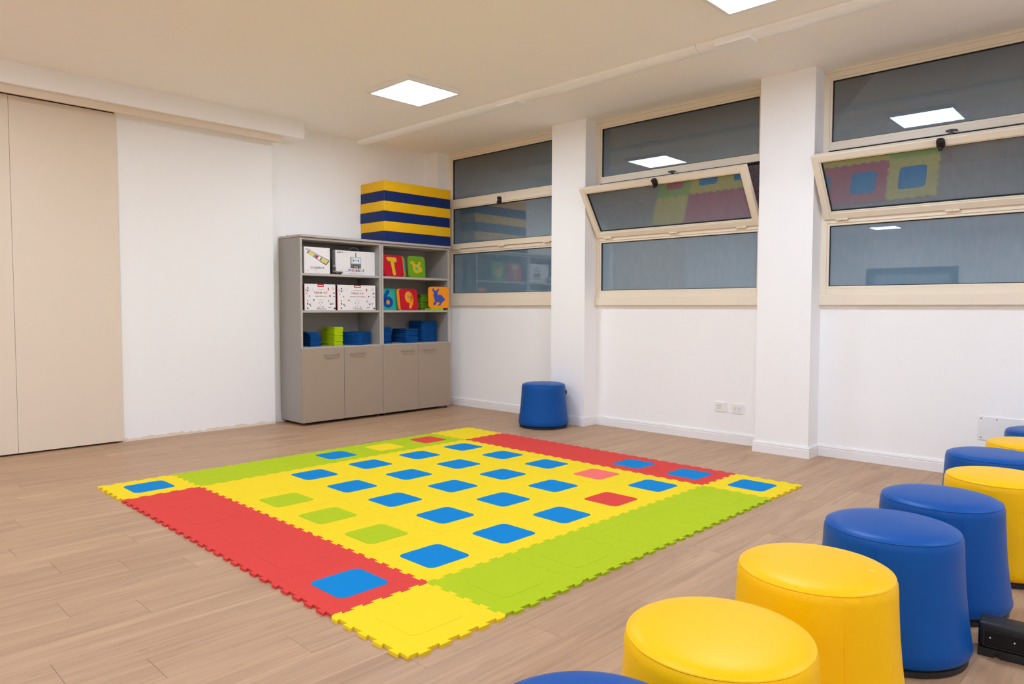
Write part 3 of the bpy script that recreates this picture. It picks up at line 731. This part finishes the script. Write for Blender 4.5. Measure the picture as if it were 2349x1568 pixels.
nb = lambda x, y: ((x-1580)/720*.250, (1100-y)/815*.250)
glyph(t, 'bird_shape', [[nb(*p) for p in ((1300, 545), (1350, 490), (1410, 465), (1480, 500), (1500, 560), (1540, 600), (1600, 610), (1650, 560), (1680, 490), (1750, 490), (1760, 560), (1720, 640), (1730, 700), (1790, 720), (1800, 800), (1790, 880), (1720, 870), (1680, 910), (1590, 950), (1500, 920), (1440, 860), (1410, 770), (1420, 690), (1400, 620), (1340, 590))][::-1]], FYD)
glyph(t, 'wing_shape', [[nb(*p) for p in ((1510, 710), (1600, 700), (1650, 770), (1590, 830), (1520, 800))][::-1]], FT, z0=.0008, th=.0022)
glyph(t, 'eye', [disc(.005, 12, *nb(1402, 538))], DARKDOT, z0=.0008, th=.0022)
sz = 1.1862
def ringpoly(cx, cy, a, b, n=28): return [(cx+a*math.cos(2*PI*k/n), cy+b*math.sin(2*PI*k/n)) for k in range(n)]
t = vpad('number_pad', 3.190, -1.655, sz, FT, 'teal foam pad with a blue number 6 on the middle shelf', lean=5)
glyph(t, 'digit', [[ringpoly(-.012, .092, .070, .066), ringpoly(-.012, .090, .026, .028)], stroke([(-.062, .105), (-.052, .150), (-.026, .190), (-.006, .212)], .046)], FNB)
glyph(t, 'digit_centre', [ringpoly(-.012, .090, .024, .026)], FO, th=.001)
t = vpad('number_pad', 3.400, -1.592, sz, FO, 'orange foam pad directly behind the number 9 pad')
t = vpad('number_pad', 3.428, -1.572, sz, FRE, 'red foam pad with an orange number 9 on the middle shelf')
glyph(t, 'digit', [[ringpoly(-.004, .150, .058, .068), ringpoly(-.002, .152, .016, .018)], stroke([(.036, .155), (.042, .125), (.030, .085), (.010, .050), (.004, .036)], .040)], FO)
glyph(t, 'digit_centre', [ringpoly(-.002, .152, .015, .017)], FT, th=.001)
# rabbit pad turned towards the room, standing on loose lime strips
t = vpad('picture_pad', 3.853, -1.566, sz+.0255, FO, 'orange foam pad with a blue rabbit at the end of the middle shelf', lean=3, rz=-.395, w=.256)
nr = lambda x, y: ((x-1897)/675*.256, (855-y)/675*.256)
glyph(t, 'rabbit_shape', [[nr(*p) for p in ((1690, 240), (1735, 235), (1760, 290), (1800, 310), (1850, 290), (1880, 240), (1915, 240), (1910, 300), (1870, 350), (1865, 400), (1880, 430), (1970, 435), (2030, 480), (2070, 540), (2110, 560), (2110, 590), (2060, 640), (2000, 690), (1950, 770), (1890, 785), (1870, 750), (1920, 720), (1925, 680), (1880, 660), (1830, 680), (1800, 740), (1760, 775), (1715, 740), (1720, 700), (1770, 660), (1765, 600), (1750, 530), (1725, 490), (1725, 440), (1745, 400), (1735, 350), (1695, 300))][::-1]], FPUR)
glyph(t, 'eye', [disc(.004, 12, *nr(1797, 427))], DARKDOT, z0=.0008, th=.0022)

# ------------------------------------------------------------------ stacks of foam border strips and square pads
def strip_outline(w, l, n=5):
    """strip along -x (depth), width w across y, one long side toothed"""
    p = l/n; pts = [(0, 0), (0, w)]
    for k in range(n):
        x = -k*p; pts += [(x-p*.45, w), (x-p*.55, w-.018), (x-p*.95, w-.018), (x-p, w)] if k < n-1 else [(-l, w)]
    return pts + [(-l, 0)]
def rim(loop, k=.0022):
    """foam sheet with soft worn rims: three stacked loops"""
    cx = sum(p[0] for p in loop)/len(loop); cy = sum(p[1] for p in loop)/len(loop); n = len(loop)
    ar = sum(loop[i][0]*loop[(i+1) % n][1]-loop[(i+1) % n][0]*loop[i][1] for i in range(n))
    if ar < 0: loop = loop[::-1]
    ins = []
    for i in range(n):
        a, b, c = Vector(loop[i-1]), Vector(loop[i]), Vector(loop[(i+1) % n])
        d = ((b-a).normalized()+(c-b).normalized()); d = d.normalized() if d.length > 1e-6 else Vector((1, 0))
        ins.append((b.x-d.y*k, b.y+d.x*k))
    lv = [(ins, .0004), (loop, .0035), (loop, .0090), (ins, .0122)]
    vs = [(p[0], p[1], z) for l, z in lv for p in l]; fs = []
    for j in range(3):
        for i in range(n): fs.append((j*n+i, j*n+(i+1) % n, (j+1)*n+(i+1) % n, (j+1)*n+i))
    tri = geometry.tessellate_polygon([[Vector((p[0], p[1], 0)) for p in loop]])
    for t in tri:
        a, b, c = (loop[i] for i in t)
        if (b[0]-a[0])*(c[1]-a[1])-(b[1]-a[1])*(c[0]-a[0]) < 0: t = t[::-1]
        fs.append([3*n+i for i in t]); fs.append([i for i in t[::-1]])
    return MB().add(vs, fs)
def smesh(name, m, w, l): return rim(strip_outline(w, l)[::-1]).mesh(name, m)
ST = {('b', w): smesh('border_strip', FDB, w, .26) for w in (.11, .12, .18)}; ST.update({('g', .105): smesh('border_strip', FLG, .105, .26), ('o', .11): smesh('border_strip', FGD, .11, .18), ('g', .19): smesh('border_strip', FLG, .19, .12)})
SQ = rim(rrect(.256, .256, .036, 5)).mesh('square_pad', FDB)
NTH = ['topmost', 'second', 'third', 'fourth', 'fifth', 'sixth', 'seventh', 'eighth', 'ninth', 'tenth', 'eleventh', 'twelfth', 'thirteenth', 'fourteenth', 'fifteenth', 'sixteenth', 'seventeenth', 'eighteenth', 'nineteenth', 'twentieth']
def pile(key, n, x, y, z, jit, what, where, group, shift=None, rz=0.0):
    for k in range(n):
        dx, dy, r = random.uniform(-jit, jit), random.uniform(-jit, jit), rz+random.uniform(-.05, .05)*(jit/.006)
        if shift: a, b, c = shift(k); dx += a; dy += b; r += c
        o = link('border_strip' if key != 'sq' else 'square_pad', ST[key] if key != 'sq' else SQ, None, (x+dx, y+dy, z+k*.0126), (0, 0, r))
        i = n-1-k
        tag(o, '%s, %s %s' % (what, 'topmost of' if i == 0 else 'bottom one of' if k == 0 else NTH[i]+' down in', where), 'foam strip' if key != 'sq' else 'foam pad', group)
sz = .8052
pile(('b', .12), 12, -1.655, 2.180, sz, .004, 'dark blue foam strip', 'the small pile by the cabinet side panel', 'small blue strip pile', lambda k: (0, -.04 if k == 11 else (-.012 if k > 7 else 0), 0))
pile(('g', .105), 16, -1.600, 2.430, sz, .004, 'lime green foam strip', 'the pile between two blue piles', 'lime green strip pile', lambda k: (0, .004 if k > 11 else 0, 0))
pile('sq', 11, -1.745, 2.800, sz, .002, 'dark blue square foam pad', 'the low wide stack beside the lime pile', 'low stack of blue square pads', rz=.45)
pile(('b', .11), 15, -1.665, 3.112, sz, .004, 'dark blue foam strip', 'the pile against the cabinet divider', 'blue strip pile at the divider')
pile(('b', .18), 13, -1.610, 3.395, sz, .006, 'dark blue foam strip', 'the untidy pile before the tall stack', 'untidy blue strip pile', rz=0.05)
pile('sq', 20, -1.800, 3.795, sz, .003, 'dark blue square foam pad', 'the tall stack in the cabinet corner', 'tall stack of blue square pads', rz=.08)
sz = 1.1862
pile(('o', .11), 15, -1.735, 3.715, sz, .006, 'grass green foam strip', 'the pile behind the rabbit pad', 'grass green strip pile')
pile(('g', .19), 2, -1.552, 3.725, sz, .003, 'lime foam strip', 'the two lying under the rabbit pad', 'lime strips under the rabbit')
